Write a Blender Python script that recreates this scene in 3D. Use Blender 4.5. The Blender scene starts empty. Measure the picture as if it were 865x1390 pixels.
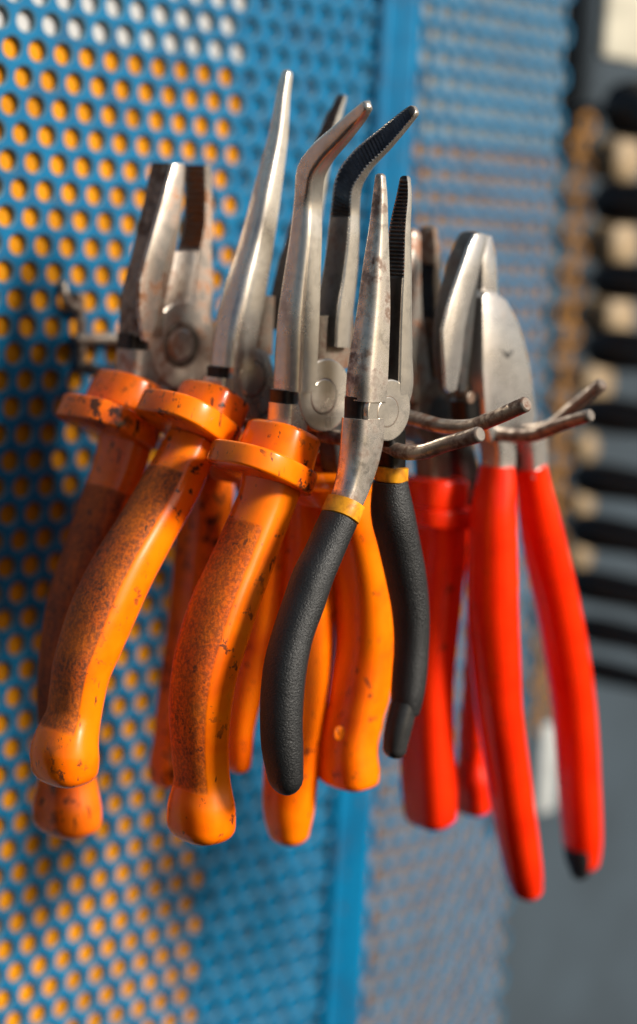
import bpy, math, random
from mathutils import Vector, Matrix
random.seed(7)
S = 0.01                      # everything below is worked out in centimetres
scn = bpy.context.scene
COL = scn.collection
PW, PH, FP = 865.0, 1390.0, 2700.0
# ---------------------------------------------------------------- camera
TH, PITCH, ROLL = math.radians(45), math.radians(7.5), math.radians(3.2)
hf = Vector((math.sin(TH), math.cos(TH), 0)); R0 = Vector((math.cos(TH), -math.sin(TH), 0)); ZUP = Vector((0, 0, 1))
F = hf*math.cos(PITCH) - ZUP*math.sin(PITCH)
U0 = hf*math.sin(PITCH) + ZUP*math.cos(PITCH)
R = R0*math.cos(ROLL) + U0*math.sin(ROLL)
U = U0*math.cos(ROLL) - R0*math.sin(ROLL)
def ray(px, py):
    return F + R*((px-PW/2)/FP) - U*((py-PH/2)/FP)
CAM = -ray(100, 455)*65.0     # the near hook's foot is the origin, on the panel's face
def on_plane(px, py, D):      # point on the plane parallel to the panel, D cm in front of it
    r = ray(px, py); t = (-D-CAM.y)/r.y
    return CAM + r*t
def on_u(px, py, u):          # point on the plane across the panel at u
    r = ray(px, py); t = (u-CAM.x)/r.x
    return CAM + r*t
def depth(p): return (p-CAM).dot(F)

# ---------------------------------------------------------------- node helpers
class NT:
    def __init__(s, name):
        s.m = bpy.data.materials.new(name); s.m.use_nodes = True
        s.n = s.m.node_tree.nodes; s.l = s.m.node_tree.links
        s.b = s.n['Principled BSDF']
    def node(s, t, **kw):
        x = s.n.new(t)
        for k, v in kw.items():
            if k.startswith('i_'): x.inputs[k[2:].replace('_', ' ')].default_value = v
            else: setattr(x, k, v)
        return x
    def lk(s, a, b): s.l.new(a, b)
    def coord(s, which='Object', scale=(1, 1, 1)):
        t = s.node('ShaderNodeTexCoord'); m = s.node('ShaderNodeMapping')
        m.inputs['Scale'].default_value = scale
        s.lk(t.outputs[which], m.inputs['Vector']); return m.outputs[0]
    def noise(s, vec, scale, detail=4, rough=.6):
        x = s.node('ShaderNodeTexNoise'); x.inputs['Scale'].default_value = scale
        x.inputs['Detail'].default_value = detail; x.inputs['Roughness'].default_value = rough
        s.lk(vec, x.inputs['Vector']); return x.outputs[0]
    def ramp(s, fac, lo, hi, a=0., b=1.):
        x = s.node('ShaderNodeMapRange'); x.interpolation_type = 'SMOOTHSTEP'
        for i, v in zip((1, 2, 3, 4), (lo, hi, a, b)): x.inputs[i].default_value = v
        s.lk(fac, x.inputs[0]); return x.outputs[0]
    def math(s, op, a, b=None):
        x = s.node('ShaderNodeMath'); x.operation = op
        for i, v in enumerate((a, b)):
            if v is None: continue
            if isinstance(v, (int, float)): x.inputs[i].default_value = v
            else: s.lk(v, x.inputs[i])
        return x.outputs[0]
    def mix(s, fac, a, b):
        x = s.node('ShaderNodeMix'); x.data_type = 'RGBA'
        for sock, v in ((x.inputs[0], fac), (x.inputs[6], a), (x.inputs[7], b)):
            if isinstance(v, (int, float)): sock.default_value = v
            elif isinstance(v, tuple): sock.default_value = (*v, 1)
            else: s.lk(v, sock)
        return x.outputs[2]
    def bump(s, h, strength, dist=.0005):
        x = s.node('ShaderNodeBump'); x.inputs['Strength'].default_value = strength
        x.inputs['Distance'].default_value = dist
        s.lk(h, x.inputs['Height']); s.lk(x.outputs[0], s.b.inputs['Normal'])
    def put(s, name, v):
        if isinstance(v, (int, float)): s.b.inputs[name].default_value = v
        elif isinstance(v, tuple): s.b.inputs[name].default_value = (*v, 1)
        else: s.lk(v, s.b.inputs[name])

def m_plastic(name, base, deep, patch=None, seed=0., grime=.5, rough=.24, spots=.5, brown=(.085, .03, .014), pstr=.74, floor=.42):
    m = NT(name); c = m.coord(scale=(1, 1, 1)); c.node.inputs['Location'].default_value = (seed, seed*.7, 0)
    big = m.noise(c, 60, 3); fine = m.noise(c, 900, 4, .7); mid = m.noise(c, 260, 5, .65)
    sc = m.coord(scale=(1, 1, .22)); sc.node.inputs['Location'].default_value = (seed+3, seed, 0)
    scr = m.noise(sc, 520, 3, .6)
    col = m.mix(m.ramp(big, .35, .7), base, deep)
    spot = m.math('MULTIPLY', m.ramp(mid, .61-.045*spots, .66-.04*spots), m.ramp(big, .42, .6))
    scm = m.ramp(scr, .68-.035*spots, .73-.03*spots)
    dirt = m.math('MULTIPLY', m.math('MAXIMUM', spot, scm), grime)
    haze = m.math('MULTIPLY', m.ramp(big, .5, .8), grime*.25)
    dirt = m.math('MAXIMUM', dirt, haze)
    height = m.math('MULTIPLY', mid, .15)
    rg = rough
    if patch:
        v0, v1, f0, f1 = patch
        uv = m.node('ShaderNodeUVMap'); uv.uv_map = 'UVMap'
        sp = m.node('ShaderNodeSeparateXYZ'); m.lk(uv.outputs[0], sp.inputs[0])
        wob = m.math('ADD', m.math('MULTIPLY', m.math('SUBTRACT', mid, .5), .14), m.math('MULTIPLY', m.math('SUBTRACT', big, .5), .15))
        u_ = m.math('ADD', sp.outputs[0], m.math('MULTIPLY', wob, .10)); v_ = m.math('ADD', sp.outputs[1], wob)
        k = m.math('MULTIPLY', m.ramp(u_, f0-.005, f0+.015), m.ramp(u_, f1+.005, f1-.015, 0, 1))
        # map range with swapped ends gives the falling edge
        k = m.math('MULTIPLY', k, m.math('MULTIPLY', m.ramp(v_, v0-.05, v0+.1), m.ramp(v_, v1+.05, v1-.12)))
        speck = m.ramp(fine, .40, .58, floor, 1.0)
        speck = m.math('MULTIPLY', speck, m.ramp(big, .3, .6, .78, 1.0))
        speck = m.math('MULTIPLY', speck, m.ramp(scr, .3, .6, .75, 1.0))
        dirt = m.math('MAXIMUM', dirt, m.math('MULTIPLY', m.math('MULTIPLY', k, speck), pstr))
        height = m.math('ADD', height, m.math('MULTIPLY', m.math('MULTIPLY', k, fine), 1.5))
        rg = m.math('ADD', rough, m.math('MULTIPLY', k, .35))
    m.put('Base Color', m.mix(dirt, col, brown))
    m.put('Roughness', rg); m.put('Specular IOR Level', .32)
    m.put('Coat Weight', .3); m.put('Coat Roughness', .04)
    if patch: m.put('Coat Weight', m.ramp(k, .1, .5, .3, .02))
    m.bump(height, .35, .0004)
    return m.m

def m_steel(name, base=(.45, .44, .42), rust=.25, rough=.3, seed=0., stain=.4, rustc=(.16, .055, .02), thr=.58):
    m = NT(name); c = m.coord(); c.node.inputs['Location'].default_value = (seed, seed*1.3, seed*.4)
    big = m.noise(c, 70, 4, .65); mid = m.noise(c, 320, 5, .7)
    st = m.coord(scale=(1, 1, .12)); st.node.inputs['Location'].default_value = (seed, 0, 0)
    brush = m.noise(st, 1500, 3, .6)
    col = m.mix(m.math('MULTIPLY', m.ramp(mid, .42, .7), stain), base, tuple(b*.45 for b in base))
    rm = m.math('MULTIPLY', m.math('MULTIPLY', m.ramp(big, thr-.08, thr+.12), m.ramp(mid, .36, .6)), rust)
    pit = m.math('MULTIPLY', m.ramp(mid, .69, .73), min(1, stain*1.6))
    rm = m.math('MAXIMUM', rm, pit)
    m.put('Base Color', m.mix(rm, col, rustc))
    m.put('Metallic', m.math('SUBTRACT', .76, m.math('MULTIPLY', rm, .65)))
    r = m.math('ADD', m.math('MULTIPLY', big, .14), rough-.08)
    r = m.math('ADD', r, m.math('MULTIPLY', rm, .35))
    m.put('Roughness', r)
    m.bump(m.math('ADD', m.math('MULTIPLY', brush, .4), mid), .12, .0003)
    return m.m

def m_simple(name, base, rough=.5, var=.25, scale=80, metallic=0., bump=.1, dist=.0004, dark=None, nscale=900):
    m = NT(name); c = m.coord()
    n = m.noise(c, scale, 4); f = m.noise(c, nscale, 3)
    dk = dark or tuple(b*(1-var) for b in base)
    m.put('Base Color', m.mix(m.ramp(n, .35, .7), base, dk))
    m.put('Roughness', m.math('ADD', m.math('MULTIPLY', n, .15), rough-.07)); m.put('Metallic', metallic)
    m.bump(f, bump, dist)
    return m.m

ORB, ORD = (1.0, .205, .002), (1.0, .14, .001)
RDB, RDD = (.90, .030, .003), (.84, .020, .002)
M = dict(
    steel_dark=m_steel('dark_steel', (.10, .10, .10), .3, .42, 2.2, .7),
    steel_black=m_simple('near_black_steel', (.045, .043, .043), .33, .4, 200, .85),  # near-black; in the joint notches it stands for shade
    teeth=m_simple('toothed_steel', (.13, .125, .12), .28, .5, 200, .95, .05),
    steel_a=m_steel('worn_steel_grey', (.66, .60, .53), .85, .24, .3, .8, (.13, .065, .035), .50),
    steel_b=m_steel('worn_steel_warm', (.70, .64, .56), .35, .26, 1.7, .35, (.2, .1, .05), .6),
    steel_c=m_steel('worn_steel_plain', (.72, .66, .58), .3, .25, 3.1, .35, (.2, .1, .05), .6),
    steel_d=m_steel('rusty_steel', (.42, .39, .35), .95, .34, 5.3, .6, (.30, .10, .03), .5),
    steel_e=m_steel('rust_stained_steel', (.66, .58, .50), .9, .33, 6.3, .4, (.38, .15, .05), .50),
    rust_teeth=m_steel('rusty_toothed_steel', (.26, .15, .09), 1., .45, 8.3, .6, (.40, .12, .02), .44),
    steel_r=m_steel('cutter_steel', (.68, .64, .60), .3, .28, 7.7, .3, (.2, .1, .06), .62),
    steel_brown=m_steel('browned_steel', (.26, .22, .18), .9, .4, 4.4, .5, (.13, .055, .025), .46),
    rod=m_steel('rusty_hook_wire', (.36, .31, .26), .95, .34, 9.1, .7, (.13, .055, .028), .47),
    rubber=m_simple('black_foam_rubber', (.016, .0165, .0175), .43, .35, 120, 0, .7, .0005, nscale=2100),
    rubber_tip=m_simple('glossy_black_rubber', (.03, .03, .03), .28, .4, 200),
    band=m_simple('yellow_band', (.85, .36, .015), .35, .3, 300, 0, .15, dark=(.45, .17, .01)),
)

# ---------------------------------------------------------------- mesh helpers
def crom(rows, step, at=None):
    """smooth curve through rows (lists of numbers, first 3 = position); returns rows spaced by step"""
    n = len(rows); out = []
    ext = [[2*a-b for a, b in zip(rows[0], rows[1])]] + [list(r) for r in rows] + [[2*a-b for a, b in zip(rows[-1], rows[-2])]]
    for i in range(n-1):
        p0, p1, p2, p3 = ext[i:i+4]
        d = math.sqrt(sum((p2[k]-p1[k])**2 for k in range(3)))
        k_ = max(1, int(round(d/step)))
        d0 = max(1e-6, math.sqrt(sum((p1[k]-p0[k])**2 for k in range(3)))); d2 = max(1e-6, math.sqrt(sum((p3[k]-p2[k])**2 for k in range(3))))
        for j in range(k_):
            t = j/k_; t2, t3 = t*t, t*t*t
            h00, h10, h01, h11 = 2*t3-3*t2+1, t3-2*t2+t, -2*t3+3*t2, t3-t2
            row = []
            for a, b, c, e in zip(p0, p1, p2, p3):
                m1 = d*((b-a)/d0*d+(c-b)/d*d0)/(d+d0); m2 = d*((c-b)/d*d2+(e-c)/d2*d)/(d+d2)
                row.append(h00*b+h10*m1+h01*c+h11*m2)
            out.append(row)
    out.append(list(rows[-1])); return out

def link(name, verts, faces, mats, parent=None, smooth=35, fm=None, uv=None):
    me = bpy.data.meshes.new(name); me.from_pydata([tuple(v*S) for v in verts], [], faces); me.validate()
    for m in mats: me.materials.append(m)
    if fm:
        for p, i in zip(me.polygons, fm): p.material_index = i
    if uv:
        ul = me.uv_layers.new(name='UVMap')
        for p in me.polygons:
            f = uv[p.index]
            for k, li in enumerate(p.loop_indices): ul.data[li].uv = f[k]
    if smooth:
        for p in me.polygons: p.use_smooth = True
        me.set_sharp_from_angle(angle=math.radians(smooth))
    o = bpy.data.objects.new(name, me); COL.objects.link(o); o.parent = parent
    return o

UX = Vector((1, 0, 0)); NN = Vector((0, -1, 0))
def sweep(name, rows, secf, mats, parent=None, ref=UX, smooth=40, fmf=None):
    """rows: [x,y,z,...] top to bottom; secf(row, i) -> closed list of (a,b)"""
    vs, fs, uvs, fm = [], [], [], []
    P = [Vector(r[:3]) for r in rows]; n = len(P); K = None; s = 0
    for i, p in enumerate(P):
        T = (P[min(i+1, n-1)]-P[max(i-1, 0)]).normalized()
        A = (ref - T*ref.dot(T)).normalized(); B = T.cross(A)
        sec = secf(rows[i], i); K = len(sec)
        if i: s += (p-P[i-1]).length
        for a, b in sec: vs.append(p + A*a + B*b)
        if i:
            for k in range(K):
                k2 = (k+1) % K
                fs.append(((i-1)*K+k, i*K+k, i*K+k2, (i-1)*K+k2))
                ds = (p-P[i-1]).length
                uvs.append(((k/K, s-ds), (k/K, s), ((k+1)/K, s), ((k+1)/K, s-ds)))
                fm.append(fmf(rows[i], i, k) if fmf else 0)
    fs.append(tuple(range(K))); uvs.append([(.5, 0)]*K); fm.append(0)
    fs.append(tuple((n-1)*K+k for k in reversed(range(K)))); uvs.append([(.5, s)]*K); fm.append(0)
    return link(name, vs, fs, mats, parent, smooth, fm, uvs)

def supe(a, b, e=2.6, N=32):
    o = []
    for k in range(N):
        t = 2*math.pi*k/N; c, s_ = math.cos(t), math.sin(t)
        o.append((a*math.copysign(abs(c)**(2/e), c), b*math.copysign(abs(s_)**(2/e), s_)))
    return o

class Tool:
    """one pair of pliers lying in the plane D cm in front of the panel"""
    def __init__(s, name, D, jx, jy, label, cat='pliers', group='pliers hanging on the two wire hooks'):
        s.D = D; s.o = on_plane(jx, jy, D)
        e = bpy.data.objects.new(name, None); COL.objects.link(e); e.empty_display_size = .01
        e.location = s.o*S; e['label'] = label; e['category'] = cat; e['group'] = group
        s.e = e
    def L(s, px, py, dn=0.): return on_plane(px, py, s.D+dn) - s.o
    def sc(s, p): return FP/depth(p+s.o)
    # jaw: stations tip->base (px,py,dn,du,dB); inner=+1 when flat face looks to +u
    def jaw(s, st, inner, mats, teeth=None, e=3.2, name='jaw', pitch=.105, toothd=.05, tip=True, step=.25):
        rows = []
        for q in st:
            p = s.L(q[0], q[1], q[2]); rows.append([p.x, p.y, p.z, q[3], q[4]])
        if tip:
            r0 = list(rows[0]); r1 = rows[1]; d = (Vector(r0[:3])-Vector(r1[:3])).normalized()
            h = r0[3]*.45
            caps = [[r0[0]+d.x*h*q, r0[1]+d.y*h*q, r0[2]+d.z*h*q, r0[3]*f, r0[4]*f] for q, f in ((1, .45), (.8, .68), (.45, .9))]
        half = pitch/2
        dense = (caps if tip else []) + crom(rows, half if teeth else step)
        # arc lengths for the toothed part
        acc = [0]
        for a, b in zip(dense, dense[1:]): acc.append(acc[-1]+(Vector(a[:3])-Vector(b[:3])).length)
        for i, r in enumerate(dense):
            t = 0
            if teeth and teeth[0] < acc[i] < teeth[1]: t = 1 + (i % 2)
            r.append(t)
        def sec(r, i):
            du, db, t = r[3]/2, r[4]/2, r[5]
            ins = (toothd if t == 2 else 0) * min(1., du/.12)
            o = []
            for k in range(17):                      # rounded outer side
                an = math.pi/2 + math.pi*k/16
                c, q = math.cos(an), math.sin(an)
                o.append((-(abs(c)**(2/e))*du*1.5 + du*.5, math.copysign(abs(q)**(2/e), q)*db))
            o = [(o[0][0], o[0][1])] + o[1:]
            o.append((du*.86, -db)); o.append((du-ins, -db*.86)); o.append((du-ins, db*.86)); o.append((du*.86, db))
            if inner < 0: o = [(-a, b) for a, b in o][::-1]
            return o
        K = 21
        idx = {18, 17, 19} if inner > 0 else {0, 1, 2}
        def fmf(r, i, k):
            a = (18,) if inner > 0 else (1,)
            if r[5] == 0: return 2 if (k in a and len(mats) > 2) else 0
            return 1 if k in a else 0
        return sweep(name, dense, sec, mats, s.e, smooth=42, fmf=fmf)
    # grip: silhouette rows (y, xl, xr)
    def rows_sil(s, sil, ratio, dn=0., fac=1.0, xs=0.):
        pts = []
        for k, (y, a, b) in enumerate(sil): pts.append(((a+b)/2+xs, y, b-a))
        out = []
        for k, (x, y, w) in enumerate(pts):
            x0, y0, _ = pts[max(0, k-1)]; x1, y1, _ = pts[min(len(pts)-1, k+1)]
            ph = math.atan2(abs(x1-x0), abs(y1-y0)+1e-6)
            p = s.L(x, y, dn); half = w/2*math.cos(ph)/s.sc(p)
            au = half/(.707*math.sqrt(1+ratio*ratio)*1.03)*fac
            out.append([p.x, p.y, p.z, au, au*ratio])
        return out
    def grip(s, sil, mat, ratio=1.35, e=2.5, name='grip', dn=0., endr=.35, fac=1., top=True, parent=None, N=40, flat_end=.0):
        rows = s.rows_sil(sil, ratio, dn, fac)
        d = (Vector(rows[-1][:3])-Vector(rows[-2][:3])).normalized(); l = rows[-1]
        rr = endr
        dense = crom(rows, .22)
        for q in (.25, .5, .7, .85, .95, 1.0):
            f = flat_end + (1-flat_end)*math.sqrt(max(0., 1-q*q))
            f = max(f, .04)
            dense.append([l[0]+d.x*rr*q, l[1]+d.y*rr*q, l[2]+d.z*rr*q, l[3]*f, l[4]*f])
        return sweep(name, dense, lambda r, i: supe(r[3], r[4], e, N), [mat], parent or s.e, smooth=70)
    def block(s, st, mat, name='tang', e=5, step=.2, parent=None, N=24, smooth=40):
        rows = []
        for q in st:
            p = s.L(q[0], q[1], q[2]); rows.append([p.x, p.y, p.z, q[3]/2, q[4]/2])
        return sweep(name, crom(rows, step), lambda r, i: supe(r[3], r[4], e, N), [mat], parent or s.e, smooth=smooth)
    # puck: flat rounded body across an axis given by two pixels
    def puck(s, px, py, ax, ay, au, an, t, mat, name='finger_guard', e=2.8, off=0., rnd=.085, dn=0., parent=None, taper=1.):
        c = s.L(px, py, dn); T = (s.L(px+ax, py+ay, dn)-c).normalized()
        A = (UX-T*UX.dot(T)).normalized(); c = c + A*off
        rows = []
        r = min(rnd, t/2)
        for q, f in ((0, -1), (.12, -.62), (.35, -.3), (.7, -.06), (1, 0)):
            rows.append((-t/2+r*q, f))
        rows += [(-a, b) for a, b in rows[::-1]]
        out = []
        for i, (h, f) in enumerate(rows):
            k = taper if h < 0 else 1.
            p = c+T*h; out.append([p.x, p.y, p.z, (au)*k+f*r, (an)*k+f*r])
        return sweep(name, out, lambda q, i: supe(q[3], q[4], e, 48), [mat], parent or s.e, smooth=50)
    def disc(s, px, py, r, th, dn, mat, name='pivot_disc', bev=.04, parent=None, N=48):
        """round body with its axis along the panel normal; (px,py) = centre of its front face"""
        c = s.L(px, py, dn)
        rows = [[c.x, c.y+th, c.z, r-bev], [c.x, c.y+th-bev, c.z, r], [c.x, c.y+bev, c.z, r], [c.x, c.y+bev*.3, c.z, r-bev*.3], [c.x, c.y, c.z, r-bev]]
        vs, fs = [], []
        for q in rows:
            for k in range(N):
                a = 2*math.pi*k/N; vs.append(Vector((q[0]+q[3]*math.cos(a), q[1], q[2]+q[3]*math.sin(a))))
        n = len(rows)
        for i in range(1, n):
            for k in range(N):
                k2 = (k+1) % N; fs.append(((i-1)*N+k, (i-1)*N+k2, i*N+k2, i*N+k))
        fs.append(tuple(reversed(range(N)))); fs.append(tuple((n-1)*N+k for k in range(N)))
        return link(name, vs, fs, [mat], parent or s.e, 20)
    def plate(s, poly, th, dn, mat, name='joint_plate', parent=None, bev=.05):
        """flat plate: polygon in pixels on its front face, th thick towards the panel"""
        pts = [s.L(x, y, dn) for x, y in poly]; n = len(pts)
        cx = sum((p for p in pts), Vector())/n
        vs = [p.copy() for p in pts]
        rows = [(0, bev), (bev*.35, bev*.3), (bev, 0), (th, 0)]
        vs = []
        for h, ins in rows:
            for i, p in enumerate(pts):
                e1 = (pts[(i+1) % n]-p); e0 = (p-pts[i-1])
                e1 = e1.normalized(); e0 = e0.normalized()
                n1 = Vector((e1.z, 0, -e1.x)); n0 = Vector((e0.z, 0, -e0.x))
                nn = (n1+n0); nn = nn.normalized() if nn.length > 1e-5 else n1
                if nn.dot(p-cx) > 0 and False: nn = -nn
                vs.append(p + Vector((0, h, 0)) + nn*ins*s_sign(pts))
        fs = [tuple(range(n))]
        for i in range(1, len(rows)):
            for k in range(n):
                k2 = (k+1) % n; fs.append(((i-1)*n+k, i*n+k, i*n+k2, (i-1)*n+k2))
        fs.append(tuple(reversed([3*n+k for k in range(n)])))
        return link(name, vs, fs, [mat], parent or s.e, 35)
def s_sign(pts):
    a = sum(p.x*q.z-q.x*p.z for p, q in zip(pts, pts[1:]+pts[:1]))
    return 1 if a < 0 else -1
def arc(cx, cy, rx, ry, a0, a1, n=10):
    return [(cx+rx*math.cos(math.radians(a0+(a1-a0)*k/n)), cy-ry*math.sin(math.radians(a0+(a1-a0)*k/n))) for k in range(n+1)]

# ================================================================ black needle nose (front, in focus)
t = Tool('needle_nose_pliers', 14, 514, 557, 'black foam-handled long-nose pliers with yellow bands, nearest the lens at the hook end')
t.jaw([(516, 240, 0, .20, .26), (515.5, 262, 0, .25, .36), (513.5, 305, 0, .34, .48), (510, 357, 0, .50, .64), (505.5, 427, 0, .69, .80),
       (501, 470, 0, .78, .90), (497, 513, 0, .84, .98), (495, 544, 0, .82, 1.0)], +1, [M['steel_a'], M['steel_dark']], teeth=(.3, 2.6), e=4.6)
t.jaw([(551, 243, 0, .20, .30), (550, 262, 0, .24, .42), (545, 305, 0, .34, .60), (542.5, 366, 0, .46, .74), (540, 427, 0, .58, .84),
       (539, 480, 0, .66, .88), (538, 535, 0, .66, .88), (536, 552, 0, .45, .8)], -1, [M['steel_b'], M['teeth'], M['steel_black']], teeth=(.1, 2.75), e=3.6, toothd=.06)
t.disc(529, 557, .86, .9, .44, M['steel_c'], 'joint', .05)
t.disc(527, 559, .45, .1, .443, M['steel_brown'], 'pivot_ring', .02)
t.disc(527, 559, .42, .1, .452, M['steel_c'], 'pivot_rivet', .035)
t.block([(487, 538, -.1, .55, .7), (486, 572, -.1, .55, .7)], M['steel_black'], 'joint_core')  # black block paints the shade of the notch above the tang
t.block([(493, 567, 0, .98, .96), (492, 590, 0, 1.0, .96), (487, 625, 0, .92, .9), (478, 660, 0, .78, .82), (466, 692, 0, .68, .78)], M['steel_a'], 'tang', 5)
t.block([(530, 585, -.1, .7, .7), (531, 640, -.1, .62, .72)], M['steel_black'], 'tang')
def band(t, a, b, w, mat, ratio=1.25, fac=1.):
    t.grip([(a[1], a[0]-w/2, a[0]+w/2), (b[1], b[0]-w/2, b[0]+w/2)], mat, ratio, name='band', endr=.03, flat_end=.9)
band(t, (470.5, 681), (462, 701), 57, M['band'])
band(t, (532, 634), (531, 652), 44, M['band'])
t.grip([(704, 432, 489), (721, 424, 481), (752, 410, 468), (780, 396, 456), (820, 382, 442), (860, 369, 427), (899, 359, 418), (939, 354, 413), (978, 353, 411), (1017, 355, 412), (1050, 362, 412)], M['rubber'], 1.25, endr=.62, e=2.3)
t.grip([(652, 506, 553), (697, 503, 563), (737, 512, 571), (775, 521, 578), (831, 532, 583), (880, 535, 582), (920, 532, 579), (950, 531, 574), (965, 533, 570)], M['rubber'], 1.25, endr=.2, e=2.3)
t.grip([(955, 531, 568), (978, 525, 562), (1000, 521, 556), (1016, 520, 552)], M['rubber_tip'], 1.2, endr=.3, name='grip_tip')

# ================================================================ bent nose, orange (second)
t = Tool('bent_nose_pliers', 11.3, 425, 535, 'orange-handled bent-nose pliers, jaw tips angled up to the right, hanging just behind the black pair')
t.jaw([(498, 144, 2.75, .26, .30), (488, 155, 2.35, .32, .40), (462, 182, 1.55, .40, .56), (436, 209, .75, .50, .66), (421, 234, .22, .58, .74), (418, 262, 0, .58, .68),
       (414, 323, 0, .68, .78), (409, 375, 0, .80, .88), (404, 430, 0, .92, .98), (400, 496, 0, .9, 1.05), (398, 530, 0, .88, 1.08)], +1, [M['steel_b'], M['steel_dark']], e=4.6)
t.jaw([(562, 151, 2.75, .24, .34), (550, 163, 2.4, .28, .44), (523, 190, 1.6, .34, .60), (492, 220, .8, .42, .72), (475, 248, .25, .48, .80), (471, 275, 0, .50, .82),
       (468, 323, 0, .58, .88), (463, 375, 0, .68, .92), (455, 430, 0, .76, .96), (452, 470, 0, .7, .96)], -1, [M['steel_c'], M['teeth'], M['steel_dark']], teeth=(.15, 4.35), e=4.4, pitch=.13, toothd=.08)
t.block([(446, 426, -.2, 1.6, .7), (446, 500, -.2, 1.8, .7)], M['steel_brown'], 'joint_core')
t.disc(442, 537, 1.06, .95, .5, M['steel_c'], 'joint', .05)
t.disc(440, 538, .54, .1, .505, M['steel_brown'], 'pivot_ring', .02)
t.disc(440, 538, .5, .1, .515, M['steel_c'], 'pivot_rivet', .035)
t.plate([(408, 488), (417, 494), (440, 494), (460, 496), (466, 530), (460, 565), (440, 578), (418, 575), (405, 560)], .7, .48, M['steel_c'])
t.block([(386, 528, -.1, .6, .75), (386, 552, -.1, .6, .75)], M['steel_black'], 'joint_core')  # black colour stands for the shaded notch under the jaw
t.block([(392, 547, 0, .9, .98), (390, 575, 0, .9, .98), (386, 600, 0, .9, .95)], M['steel_b'], 'tang')
t.block([(450, 570, -.1, .8, .9), (462, 660, -.1, .7, .8)], M['steel_dark'], 'tang')
mt = m_plastic('orange_plastic_clean', ORB, ORD, (1.75, 9.35, .345, .62), .4, .9, spots=.45)
g = t.grip([(640, 330, 416), (675, 323, 404), (725, 302, 386), (776, 279, 368), (825, 257, 350), (873, 242, 334), (909, 235, 322), (968, 231, 312), (1027, 235, 309), (1062, 237, 312), (1095, 229, 318), (1118, 228, 318)], mt, 1.3, endr=.5, flat_end=.35, e=2.7)
mo = m_plastic('orange_plastic_scuffed', ORB, ORD, None, 1.4, 1., spots=1.)
t.puck(356, 635, -34, 100, 1.42, 1.42, .66, mo, parent=g)
t.puck(379, 608, -34, 100, .92, 1.12, 1.15, mo, 'grip_collar', rnd=.14, parent=g, taper=.96)
mo3 = m_plastic('orange_plastic_stained', (.97, .19, .005), (.85, .13, .005), None, 12.4, 1.1, spots=1.8)
mo2 = m_plastic('orange_plastic_back', ORB, ORD, None, 2.4, .8, spots=.2)
g = t.grip([(660, 432, 500), (697, 436, 512), (750, 448, 526), (791, 455, 533), (840, 458, 537), (880, 458, 536), (939, 450, 526), (978, 444, 516), (1017, 438, 509), (1040, 436, 511), (1055, 436, 511)], mo2, 1.4, endr=.3, flat_end=.4, e=3.2)
t.puck(452, 655, 20, 100, 1.2, 1.3, .6, mo2, parent=g)
t.disc(462, 996, .22, .12, .86, mo3, 'screw_boss', .03, parent=g)

# ================================================================ straight long nose, orange (third)
t = Tool('long_nose_pliers', 8.4, 325, 515, 'orange-handled straight long-nose pliers with the tallest tip, between the bent-nose and the flat-topped pair')
t.jaw([(389.5, 100, 0, .24, .30), (386, 118, 0, .28, .34), (377, 184, 0, .42, .52), (363, 253, 0, .60, .71), (348.5, 323, 0, .76, .86), (332, 392, 0, .96, 1.0), (319, 450, 0, 1.03, 1.06), (313, 499, 0, .98, 1.08)],
      +1, [M['steel_c'], M['steel_dark']], e=4.6)
t.jaw([(465, 132, 0, .18, .32), (452, 167, 0, .34, .5), (431, 240, 0, .5, .7), (416, 310, 0, .7, .85), (396, 400, 0, .9, .95), (388, 450, 0, .8, .95)],
      -1, [M['steel_b'], M['teeth'], M['steel_dark']], teeth=(.1, 4.6), e=3.6, toothd=.06, pitch=.12)
t.block([(352, 400, -.2, .95, .55), (345, 480, -.2, 1.2, .55)], M['steel_brown'], 'joint_core')
t.disc(343, 514, .60, .1, .51, M['steel_brown'], 'pivot_ring', .05)
t.disc(342, 514, .52, .1, .525, M['steel_b'], 'pivot_rivet', .05)
t.plate([(318, 462), (332, 470), (350, 473), (364, 478), (372, 498), (373, 525), (367, 552), (348, 574), (325, 572), (316, 545)], .8, .5, M['steel_c'])
t.block([(300, 497, -.1, .6, .75), (300, 515, -.1, .6, .75)], M['steel_black'], 'joint_core')  # notch shade, put in as a near-black block
t.block([(302, 512, 0, .9, .98), (300, 535, 0, .9, .98), (295, 560, 0, .9, .95)], M['steel_c'], 'tang')
t.block([(350, 550, -.1, .8, .9), (356, 640, -.1, .7, .8)], M['steel_dark'], 'tang')
mt = m_plastic('orange_plastic_worn', ORB, ORD, (1.2, 9.3, .34, .62), 5.2, 1., spots=.8, pstr=.95, floor=.6, brown=(.10, .038, .018))
g = t.grip([(598, 224, 300), (657, 190, 277), (716, 154, 246), (775, 118, 214), (834, 91, 186), (873, 79, 168), (909, 71, 151), (948, 67, 141), (975, 62, 137), (1000, 49, 135), (1027, 41, 134), (1040, 43, 133)], mt, 1.3, endr=.5, flat_end=.35, e=2.7)
mo = m_plastic('orange_plastic_grimy', ORB, ORD, None, 7.4, 1.1, spots=1.6)
t.puck(256, 572, -45, 100, 1.38, 1.45, .72, mo, parent=g)
t.puck(284, 556, -45, 100, .92, 1.12, 1.15, mo, 'grip_collar', rnd=.14, parent=g, taper=.96)
g = t.grip([(640, 316, 380), (700, 330, 396), (760, 332, 398), (820, 328, 388), (870, 322, 376), (930, 314, 360), (985, 308, 346), (1020, 306, 342), (1035, 307, 341)], mo2, 1.3, endr=.35, e=2.8)
t.puck(345, 628, 15, 100, 1.15, 1.3, .6, mo2, parent=g)

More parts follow.
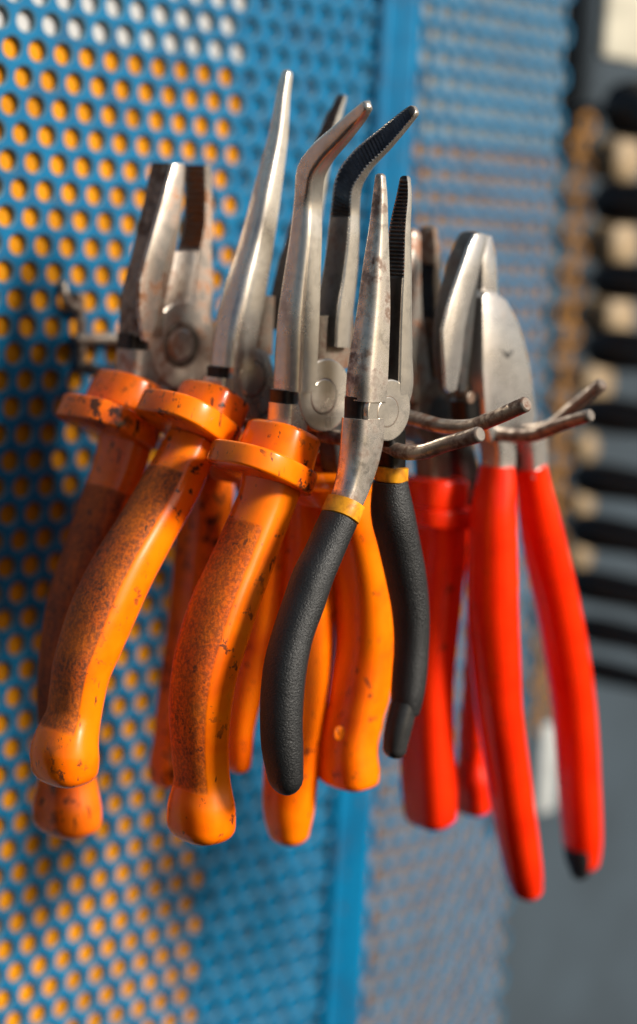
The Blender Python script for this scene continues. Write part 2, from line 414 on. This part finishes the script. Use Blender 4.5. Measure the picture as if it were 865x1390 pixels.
# ================================================================ combination pliers, orange (fourth, by the panel)
t = Tool('combination_pliers', 5.3, 228, 470, 'rusty flat-topped combination pliers with grimy orange handles, closest to the blue panel')
t.jaw([(228, 224, 0, .62, 1.0), (224, 250, 0, .70, 1.05), (218, 290, 0, .82, 1.1), (206, 350, 0, .9, 1.15), (193, 410, 0, .95, 1.18), (190, 456, 0, .9, 1.2)], +1,
      [M['steel_brown'], M['steel_brown']], e=6, tip=False, teeth=(.2, 2.5), pitch=.2, toothd=.08)
t.jaw([(270, 224, 0, .36, .92), (270, 260, 0, .38, .98), (269, 310, 0, .46, 1.04), (265, 340, 0, .62, 1.08), (262, 400, 0, .95, 1.1), (256, 440, 0, 1.1, 1.1)], -1,
      [M['steel_e'], M['rust_teeth'], M['steel_brown']], e=6, tip=False, teeth=(.1, 2.6), pitch=.2, toothd=.1)
t.plate([(236, 222), (251, 222), (248, 262), (243, 300), (228, 345), (221, 372), (219, 400), (212, 440), (203, 466), (196, 462), (190, 420), (191, 380), (205, 330), (222, 270)], .16, .70, M['steel_e'], 'bright_front_strip', bev=.04)  # front face of the left jaw, in lighter steel than its side
t.plate([(226, 342), (284, 340), (288, 400), (288, 470), (210, 470), (219, 400)], .6, .50, M['steel_e'], 'jaw_body', bev=.04)
t.disc(250, 468, 1.35, 1.05, .55, M['steel_e'], 'joint', .06)  # lighter steel paints light onto the joint, which stands in shadow
t.disc(248, 468, .72, .12, .6, M['steel_brown'], 'pivot_rivet', .08)
t.disc(247, 468, .5, .12, .66, M['steel_e'], 'pivot_cap', .08)
t.block([(180, 452, -.1, .7, .8), (180, 478, -.1, .7, .8)], M['steel_black'], 'joint_core')
t.block([(190, 474, 0, 1.2, 1.1), (188, 505, 0, 1.2, 1.1), (180, 540, 0, 1.1, 1.1)], M['steel_d'], 'tang')
t.block([(255, 500, -.1, 1.1, 1.), (260, 600, -.1, .8, .9)], M['steel_dark'], 'tang')
mo = m_plastic('orange_plastic_filthy_shaded', (.95, .17, .006), (.75, .10, .006), (1.8, 9.6, .25, .70), 11.4, 1.1, spots=1.3, pstr=.95, floor=.7, brown=(.075, .026, .013))  # dark brown holds both wear and shade painted into the grip
g = t.grip([(590, 136, 210), (640, 124, 196), (676, 110, 182), (755, 83, 155), (814, 65, 136), (873, 56, 124), (950, 51, 119), (1020, 54, 124), (1060, 52, 130), (1095, 45, 137), (1110, 45, 137)], mo, 1.3, endr=.5, flat_end=.4, e=2.7)
t.puck(148, 573, -38, 100, 1.38, 1.5, .72, mo3, parent=g)
t.puck(178, 543, -38, 100, 1.2, 1.25, 1.1, mo3, 'grip_collar', rnd=.14, parent=g, taper=.96)
g = t.grip([(600, 240, 312), (660, 242, 316), (720, 240, 314), (780, 235, 306), (850, 228, 290), (910, 220, 272), (970, 212, 254), (1010, 208, 244), (1040, 203, 246), (1055, 204, 246)], mo3, 1.3, endr=.3, flat_end=.4, e=2.8)
t.puck(275, 600, 12, 100, 1.2, 1.3, .6, mo3, parent=g)

# ================================================================ small cutters, orange, mostly hidden
t = Tool('side_cutters', 9.8, 425, 545, 'orange-handled pliers with plain round grip ends, mostly hidden behind the black left handle')
t.block([(415, 470, 0, .6, .8), (420, 520, 0, 1.0, .9), (425, 575, 0, 1.1, .9), (428, 620, 0, .7, .8)], M['steel_brown'], 'head', 4)
t.disc(430, 548, .8, .3, .5, M['steel_brown'], 'pivot_disc')
t.grip([(610, 392, 448), (680, 390, 452), (760, 386, 456), (830, 382, 454), (899, 374, 449), (978, 364, 440), (1037, 359, 434), (1076, 357, 429), (1110, 359, 424), (1128, 364, 420)], mo2, 1.2, endr=.45, e=2.4)
t.grip([(610, 432, 480), (720, 452, 500), (880, 452, 500), (1000, 440, 485), (1045, 438, 478)], M['rubber'], 1.2, endr=.5, e=2.4)

# ================================================================ red combination pliers (behind black handle)
t = Tool('combination_pliers', 10.2, 590, 560, 'red-handled pliers with a moulded guard below the joint, half hidden behind the black right handle')
t.jaw([(556, 318, 0, .4, .6), (552, 350, 0, .55, .75), (548, 420, 0, .8, .9), (556, 500, 0, .9, .95), (560, 540, 0, .9, 1.)], +1, [M['steel_d'], M['steel_dark']], e=3.6)
t.jaw([(583, 314, 0, .34, .62), (583, 335, 0, .42, .8), (582, 380, 0, .5, .85), (585, 440, 0, .62, .95), (588, 520, 0, .8, 1.)], -1, [M['steel_brown'], M['steel_black']], teeth=(1.2, 2.8), e=3.2, pitch=.15, toothd=.08)
t.disc(598, 560, 1.1, 1., .5, M['steel_brown'], 'joint', .05)
t.disc(598, 560, .5, .1, .53, M['steel_dark'], 'pivot_rivet', .035)
t.block([(585, 590, 0, 1., .9), (588, 660, 0, .9, .9)], M['steel_brown'], 'tang')
t.block([(615, 590, 0, .9, .9), (640, 680, 0, .8, .9)], M['steel_dark'], 'tang')
mr = m_plastic('red_plastic', RDB, RDD, None, 15.4, .7, spots=.5)
g = t.grip([(700, 560, 632), (738, 562, 633), (780, 560, 628), (830, 554, 623), (922, 546, 614), (1014, 545, 615), (1070, 547, 619), (1105, 551, 618)], mr, 1.35, endr=.45, flat_end=.2, e=2.9)
t.puck(594, 700, -8, 100, 1.02, 1.12, .62, mr, parent=g)
t.puck(591, 668, -8, 100, .86, .98, 1.0, mr, 'grip_collar', rnd=.15, parent=g)
g = t.grip([(640, 628, 668), (720, 632, 672), (820, 634, 674), (930, 630, 668), (1000, 624, 664), (1040, 622, 662), (1050, 618, 666), (1096, 620, 664)], mr, 1.35, endr=.25, flat_end=.3, e=2.9)

# ================================================================ red cable cutters (right)
t = Tool('cable_cutters', 12.4, 668, 545, 'long smooth red-handled cutters with a broad rounded steel head, rightmost pair on the far hook')
t.jaw([(639, 322, 0, .35, .8), (632, 345, 0, .48, .95), (622, 390, 0, .62, 1.05), (614, 445, 0, .72, 1.1), (612, 500, 0, .56, 1.0), (614, 530, 0, .3, .85)], +1,
      [M['steel_dark'], M['steel_dark']], e=5)
t.plate([(646, 318), (654, 316), (664, 319), (660, 340), (650, 375), (640, 410), (632, 445), (628, 490), (621, 530), (612, 534), (606, 528), (604, 490), (602, 448), (612, 410), (624, 375), (637, 338)], .14, .60, M['steel_r'], 'bright_front_strip', bev=.06)  # jaw's edge highlight, put in as a strip of brighter steel
t.plate([(655, 325), (668, 320), (674, 345), (678, 400), (670, 430), (655, 430)], .6, .2, M['steel_r'], 'jaw_tip')
t.block([(646, 395, -.3, .9, .5), (640, 470, -.3, 1.4, .6), (648, 560, -.3, 1.4, .6)], M['steel_brown'], 'joint_core')
t.plate([(656, 404), (662, 396), (674, 395), (690, 408), (705, 436), (714, 465), (721, 495), (725, 525), (730, 565), (724, 590), (700, 600), (668, 600), (660, 570), (656, 500)], .55, .55, M['steel_r'], 'jaw', bev=.10)
t.plate([(681, 475), (690, 480), (699, 474), (690, 487)], .06, .57, M['steel_dark'], 'cutting_notch', bev=.01)
t.block([(638, 540, -.1, 1.2, .8), (640, 575, -.1, 1.1, .8)], M['steel_black'], 'joint_core')
t.disc(640, 540, .18, .1, .6, M['steel_brown'], 'pivot_rivet', .03)
t.block([(672, 585, 0, .9, 1.0), (676, 610, 0, .85, .95), (676, 645, 0, .8, .9)], M['steel_r'], 'tang')
t.block([(716, 585, 0, .9, 1.0), (720, 610, 0, .85, .95), (722, 645, 0, .8, .9)], M['steel_r'], 'tang')
t.block([(697, 590, -.4, .5, .5), (698, 640, -.4, .5, .5)], M['steel_black'], 'gap_shade')  # black block stands for the shade in the gap between the tangs
mr1 = m_plastic('red_dipped_plastic', RDB, RDD, None, 18.1, .3, spots=.3, rough=.16)
t.grip([(632, 652, 698), (650, 648, 700), (692, 640, 700), (761, 636, 702), (830, 635, 703), (899, 640, 706), (968, 647, 709), (1014, 654, 715), (1060, 661, 721), (1106, 669, 727), (1152, 678, 733), (1195, 689, 737), (1205, 693, 737)], mr1, 1.3, endr=.42, e=2.3)
t.grip([(632, 698, 742), (650, 700, 746), (692, 703, 757), (761, 713, 774), (830, 728, 789), (899, 740, 801), (968, 750, 809), (1014, 754, 812), (1060, 757, 814), (1106, 761, 816), (1150, 766, 816), (1165, 770, 814)], mr1, 1.3, endr=.5, e=2.3)
t.grip([(1150, 766, 808), (1172, 770, 804), (1181, 774, 800)], M['rubber'], 1.3, endr=.35, name='grip_tip', fac=1.0)

# ================================================================ wire hooks
def tube(name, pts, r, mat, parent, ref=ZUP, cap=True):
    rows = [[p.x, p.y, p.z, r] for p in pts]; d = crom(rows, .15)
    if cap:
        for end in (0, -1):
            a = Vector(d[end][:3]); b = Vector(d[1 if end == 0 else -2][:3]); n = (a-b).normalized()
            for q, f in ((.04, .93), (.07, .8)):
                p = a+n*q; row = [p.x, p.y, p.z, r*f]
                d.insert(0, row) if end == 0 else d.append(row)
    return sweep(name, d, lambda q, i: supe(q[3], q[3], 2, 20), [mat], parent, ref=ref, smooth=45)
def hook(label, foot, prongs, r):
    e = bpy.data.objects.new('double_prong_hook', None); COL.objects.link(e); e.location = foot*S
    e['label'] = label; e['category'] = 'hook'; e['group'] = 'rusty double wire hooks on the panel'
    for pr in prongs:
        tube('prong', [p-foot for p in pr], r, M['rod'], e)
    return e
f1 = on_plane(128, 478, 0)
pa = [on_u(112, 498, .25), on_u(260, 545, .3), on_u(440, 590, .4), on_u(520, 606, .45), on_u(552, 614, .45), on_u(575, 613, .45), on_u(602, 604, .45), on_u(650, 590, .45)]
pb = [on_u(160, 459, 1.9), on_u(320, 505, 2.0), on_u(470, 545, 2.1), on_u(560, 568, 2.2), on_u(610, 580, 2.2), on_u(640, 579, 2.2), on_u(665, 570, 2.2), on_u(713, 549, 2.2)]
h = hook('rusty double wire hook whose upturned ends stick out in front of the black pliers', f1, [pa, pb], .22)
tube('bracket', [p-f1 for p in (on_plane(108, 400, .3), on_plane(110, 455, .3), on_plane(111, 502, .3))], .16, M['rod'], h, ref=UX)
tube('crossbar', [p-f1 for p in (on_plane(104, 460, .45), on_plane(165, 458, .45))], .18, M['rod'], h)
tube('bracket', [p-f1 for p in (on_plane(86, 385, .2), on_plane(92, 410, .35), on_plane(108, 420, .4))], .16, M['rod'], h)
f2 = on_plane(395, 505, 0); f2.x += 0; f2 = Vector((6.5, 0, on_u(660, 582, 6.5).z+.3))
def prx(u, lst): return [on_u(x, y, u) for x, y in lst]
b2 = Vector((6.3, -.1, f2.z)); c2 = Vector((7.6, -.1, f2.z+.3))
pc = [b2] + prx(6.4, [(560, 565), (640, 582), (700, 592), (728, 590), (752, 580), (800, 564)])
pd = [c2] + prx(7.7, [(580, 556), (680, 577), (725, 584), (748, 578), (775, 556), (816, 522)])
hook('dark double wire hook carrying the red pliers, its upturned ends nearest the right edge', f2, [pc, pd], .2)

# ================================================================ perforated panels
PT = 1.0; RT = PT*math.sqrt(3)/2
def perforated(name, label, u0, u1, z0, z1, y, mat, hole=.34, pu=0., pz=0., margin=(0, 0), th=.12):
    """hexagonal punched sheet; holes only where their whole cell lies inside the margins"""
    vs, fs, fm, key = [], [], [], {}
    def V(x, yy, z):
        k = (round(x*500), round(yy*500), round(z*500))
        if k not in key: key[k] = len(vs); vs.append(Vector((x, yy, z)))
        return key[k]
    N = 24; hx = []
    for k in range(N):
        a = math.radians(15*k); aa = (math.degrees(a)) % 60
        rr = (PT/2)/math.cos(math.radians(((aa+30) % 60)-30))
        hx.append((rr*math.cos(a), rr*math.sin(a)))
    j0, j1 = int(math.floor((z0-pz)/RT)), int(math.ceil((z1-pz)/RT))
    for j in range(j0, j1+1):
        ox = pu + (.5 if j % 2 else 0)*PT; cz = pz+j*RT
        i0, i1 = int(math.floor((u0-ox)/PT))-1, int(math.ceil((u1-ox)/PT))+1
        for i in range(i0, i1+1):
            cx = ox+i*PT
            if cx < u0 or cx > u1: continue
            rings = []
            for rad, yy in ((None, 0), (hole+.05, 0), (hole, .05), (hole, th), (None, th)):
                ring = []
                for k in range(N):
                    if rad is None: x, z = cx+hx[k][0], cz+hx[k][1]
                    else:
                        a = math.radians(15*k); x, z = cx+rad*math.cos(a), cz+rad*math.sin(a)
                    ring.append(V(x, y+yy, z))
                rings.append(ring)
            for q, (a, b) in enumerate(zip(rings, rings[1:])):
                for k in range(N):
                    k2 = (k+1) % N; fs.append((a[k], a[k2], b[k2], b[k])); fm.append(1 if q in (1, 2) and mat is BLUE else 0)
    o = link(name, vs, fs, [mat, EDGE], None, 40, fm)
    o['label'] = label; o['category'] = 'perforated panel'
    return o, fs
def box(name, lo, hi, mat, parent=None, bev=0., label=None, cat=None):
    import bmesh
    bm = bmesh.new(); bmesh.ops.create_cube(bm, size=1)
    for v in bm.verts:
        v.co = Vector([(lo[k]+hi[k])/2+v.co[k]*(hi[k]-lo[k]) for k in range(3)])*S
    if bev: bmesh.ops.bevel(bm, geom=bm.edges[:], offset=bev*S, segments=3, affect='EDGES', profile=.6)
    me = bpy.data.meshes.new(name); bm.to_mesh(me); bm.free(); me.materials.append(mat)
    for p in me.polygons: p.use_smooth = True
    me.set_sharp_from_angle(angle=math.radians(40))
    o = bpy.data.objects.new(name, me); COL.objects.link(o); o.parent = parent
    if label: o['label'] = label; o['category'] = cat
    return o
BLUE = m_plastic('blue_painted_steel', (.001, .128, .275), (.001, .09, .205), None, 21.5, .75, rough=.45, spots=.7, brown=(.07, .075, .08))
BLUE.node_tree.nodes['Principled BSDF'].inputs['Coat Weight'].default_value = 0
BLUE.node_tree.nodes['Principled BSDF'].inputs['Specular IOR Level'].default_value = .2
ORG = m_simple('orange_board', (.62, .235, .003), .7, .3, 30)
ORG.node_tree.nodes['Principled BSDF'].inputs['Specular IOR Level'].default_value = .15
TAN = m_simple('tan_board', (.27, .13, .035), .7, .2, 30)
GRY = m_simple('grey_board', (.20, .22, .23), .7, .2, 30)
WHT = m_simple('pale_board', (.42, .42, .42), .6, .12, 30)
SLT = m_simple('slate_board', (.032, .05, .068), .8, .3, 15)
YEL = m_simple('ochre_painted_steel', (.30, .13, .015), .6, .3, 40)
EDGE = m_simple('bare_zinc_hole_edge', (.14, .25, .31), .5, .5, 150, .2)
h0 = on_plane(17, 64, 0); pu, pz = h0.x, h0.z
ZB, ZT = -30, 22
uS0 = on_plane(508, 60, 0).x; uS1 = on_plane(556, 60, 0).x; uE = on_plane(744, 400, 0).x; uF = on_plane(782, 400, 0).x
perforated('perforated_panel', 'bright blue perforated sheet behind the orange-handled pliers, left of the solid strip', -14, uS0, ZB, ZT, 0, BLUE, pu=pu, pz=pz)
perforated('perforated_panel', 'blurred blue perforated sheet right of the solid blue strip, behind the red-handled pliers', uS1+.6, uE, ZB, ZT, 0, BLUE, pu=pu, pz=pz)
perforated('perforated_panel', 'narrow ochre perforated strip standing beside the black tool handles at the right', uE+.9, uF+.4, on_plane(750, 960, 0).z, on_plane(795, 175, 0).z, -.05, YEL, pu=pu, pz=pz)
# solid folded strip between the sheets
e = bpy.data.objects.new('panel_post', None); COL.objects.link(e); e.location = Vector((uS0+1, 0, 0))*S
e['label'] = 'solid bright blue vertical strip joining the two perforated sheets'; e['category'] = 'post'
def lbox(name, lo, hi, mat, bev=0.):
    q = Vector((uS0+1, 0, 0)); return box(name, Vector(lo)-q, Vector(hi)-q, mat, e, bev)
mid = (uS0+uS1)/2+.3
lbox('folded_edge', (uS0+.15, -.22, ZB), (mid-.03, .15, ZT), BLUE, .1)
lbox('folded_edge', (mid+.03, -.22, ZB), (uS1+.45, .15, ZT), BLUE, .1)
uo = on_plane(318, 100, 0).x
lbox('backing_plate', (uo+.6, .22, ZB), (uS1+.3, .5, ZT), BLUE)
zo = on_plane(10, 46, 0).z; zr = on_plane(620, 190, 0).z
box('orange_board', (-15, .26, ZB), (uo+.55, .7, zo), ORG, label='plain orange board seen through the holes of the left perforated sheet', cat='board')
box('pale_board', (-15, .26, zo+.02), (uo+.55, .7, ZT), WHT, label='pale board showing through the topmost holes at the upper left', cat='board')
box('tan_board', (uS1+.5, .2, ZB), (uE+.1, .6, zr), TAN, label='plain tan board showing faintly through the right perforated sheet', cat='board')
box('grey_board', (uS1+.5, .2, zr+.02), (uE+.1, .6, ZT), GRY, label='grey board showing through the upper holes of the right perforated sheet', cat='board')
box('back_wall', (uF+.9, 6, ZB-10), (uF+60, 7, ZT+12), SLT, label='dim slate blue surface filling the lower right behind the tools', cat='wall')

# ================================================================ blurred stock at the right
BLK = m_simple('black_rubber_handle', (.012, .012, .013), .4, .3, 60)
BEI = m_simple('pale_wood', (.34, .25, .15), .6, .35, 60, dark=(.22, .15, .08))
def far_tool(kind, label, px, py, u, length, r, mat, grp, tilt=0.):
    p = on_u(px, py, u)
    e = bpy.data.objects.new(kind, None); COL.objects.link(e); e.location = p*S
    e['label'] = label; e['category'] = kind.replace('_', ' '); e['group'] = grp
    rows = []
    for q, f in ((0, .8), (.08, .95), (.25, 1), (length*.4, 1.0), (length-.45, 1.0), (length-.1, .85), (length, .5)):
        rows.append([0, -q, -q*tilt, r*f])
    sweep('handle', crom(rows, .2), lambda q, i: supe(q[3], q[3], 2.2, 24), [mat], e, ref=UX, smooth=50)
    rows = [[0, .2-k*.2, 0, .28] for k in range(3)]; rows[0][1] = 2.4; rows[1][1] = 1.2; rows[2][1] = -.1
    sweep('shaft', rows, lambda q, i: supe(q[3], q[3], 2, 16), [M['steel_dark']], e, ref=UX)
    return e
blk = [(838, 150, 1.25), (818, 275, .92), (815, 380, .82), (808, 472, .9), (798, 560, .8), (788, 648, .78), (784, 718, .8), (780, 790, .75), (786, 850, .62), (792, 905, .52)]
ords = ['topmost', 'second from the top', 'third from the top', 'fourth from the top', 'fifth from the top', 'sixth from the top', 'seventh from the top', 'third from the bottom', 'second from the bottom', 'lowest']
for (x, y, r), nm in zip(blk, ords):
    far_tool('tool_handle', 'black tool handle at the right edge, %s of the black row' % nm, x, y, uF+2.4, 8, r*.92, BLK, 'black tool handles stacked at the right edge')
bei = [(812, 216), (808, 330), (802, 428), (796, 518), (780, 606), (775, 684), (772, 752)]
for k, ((x, y), nm) in enumerate(zip(bei, ords)):
    far_tool('wooden_handle', 'pale wooden handle end between black ones, %s of its row' % nm, x, y, uF+4.2, 1.9 if k < 3 else 1.0, .95 if k < 4 else .65, BEI, 'wooden handles between the black ones')
p = on_plane(808, 78, .2)
box('cream_box', (p.x, -.7, p.z), (p.x+9, -.2, p.z+9), m_simple('cream_card', (.5, .47, .38), .6), label='cream coloured box blurred in the top right corner', cat='box', bev=.2)
p = on_plane(742, 1045, 2)
box('white_tag', (p.x-.6, -2.2, p.z-1.8), (p.x+.5, -1.9, p.z+2.0), m_simple('white_card', (.40, .42, .42), .7), label='pale card blurred between the two long red handles', cat='tag', bev=.12)

# ================================================================ light and world
sd = (NN*.76 + UX*.16 + ZUP*.42).normalized()
el = math.asin(sd.z); az = math.atan2(sd.x, sd.y)
w = bpy.data.worlds.new('World'); scn.world = w; w.use_nodes = True
nt = w.node_tree; bg = nt.nodes['Background']
sky = nt.nodes.new('ShaderNodeTexSky'); sky.sky_type = 'NISHITA'; sky.sun_disc = False
sky.sun_elevation = el; sky.sun_rotation = az; sky.air_density = 1.0; sky.dust_density = 3.0
nt.links.new(sky.outputs[0], bg.inputs[0]); bg.inputs[1].default_value = .055
sl = bpy.data.lights.new('sun', 'SUN'); sl.energy = 5; sl.angle = math.radians(13); sl.color = (1, .94, .84)
so = bpy.data.objects.new('sun', sl); COL.objects.link(so); so.rotation_euler = sd.to_track_quat('Z', 'Y').to_euler()

cam = bpy.data.cameras.new('camera'); co = bpy.data.objects.new('camera', cam); COL.objects.link(co)
m = Matrix((R, U, -F)).transposed().to_4x4(); m.translation = CAM*S; co.matrix_world = m
cam.sensor_fit = 'VERTICAL'; cam.sensor_height = 36; cam.sensor_width = 24; cam.lens = FP/PH*36
cam.clip_start = .02; cam.clip_end = 50
cam.dof.use_dof = True; cam.dof.aperture_fstop = 4.0
cam.dof.focus_distance = depth(on_plane(500, 560, 14.2))*S
cam.dof.aperture_blades = 9
scn.camera = co
scn.view_settings.view_transform = 'Standard'; scn.view_settings.look = 'None'
scn.view_settings.exposure = .28; scn.view_settings.gamma = 1
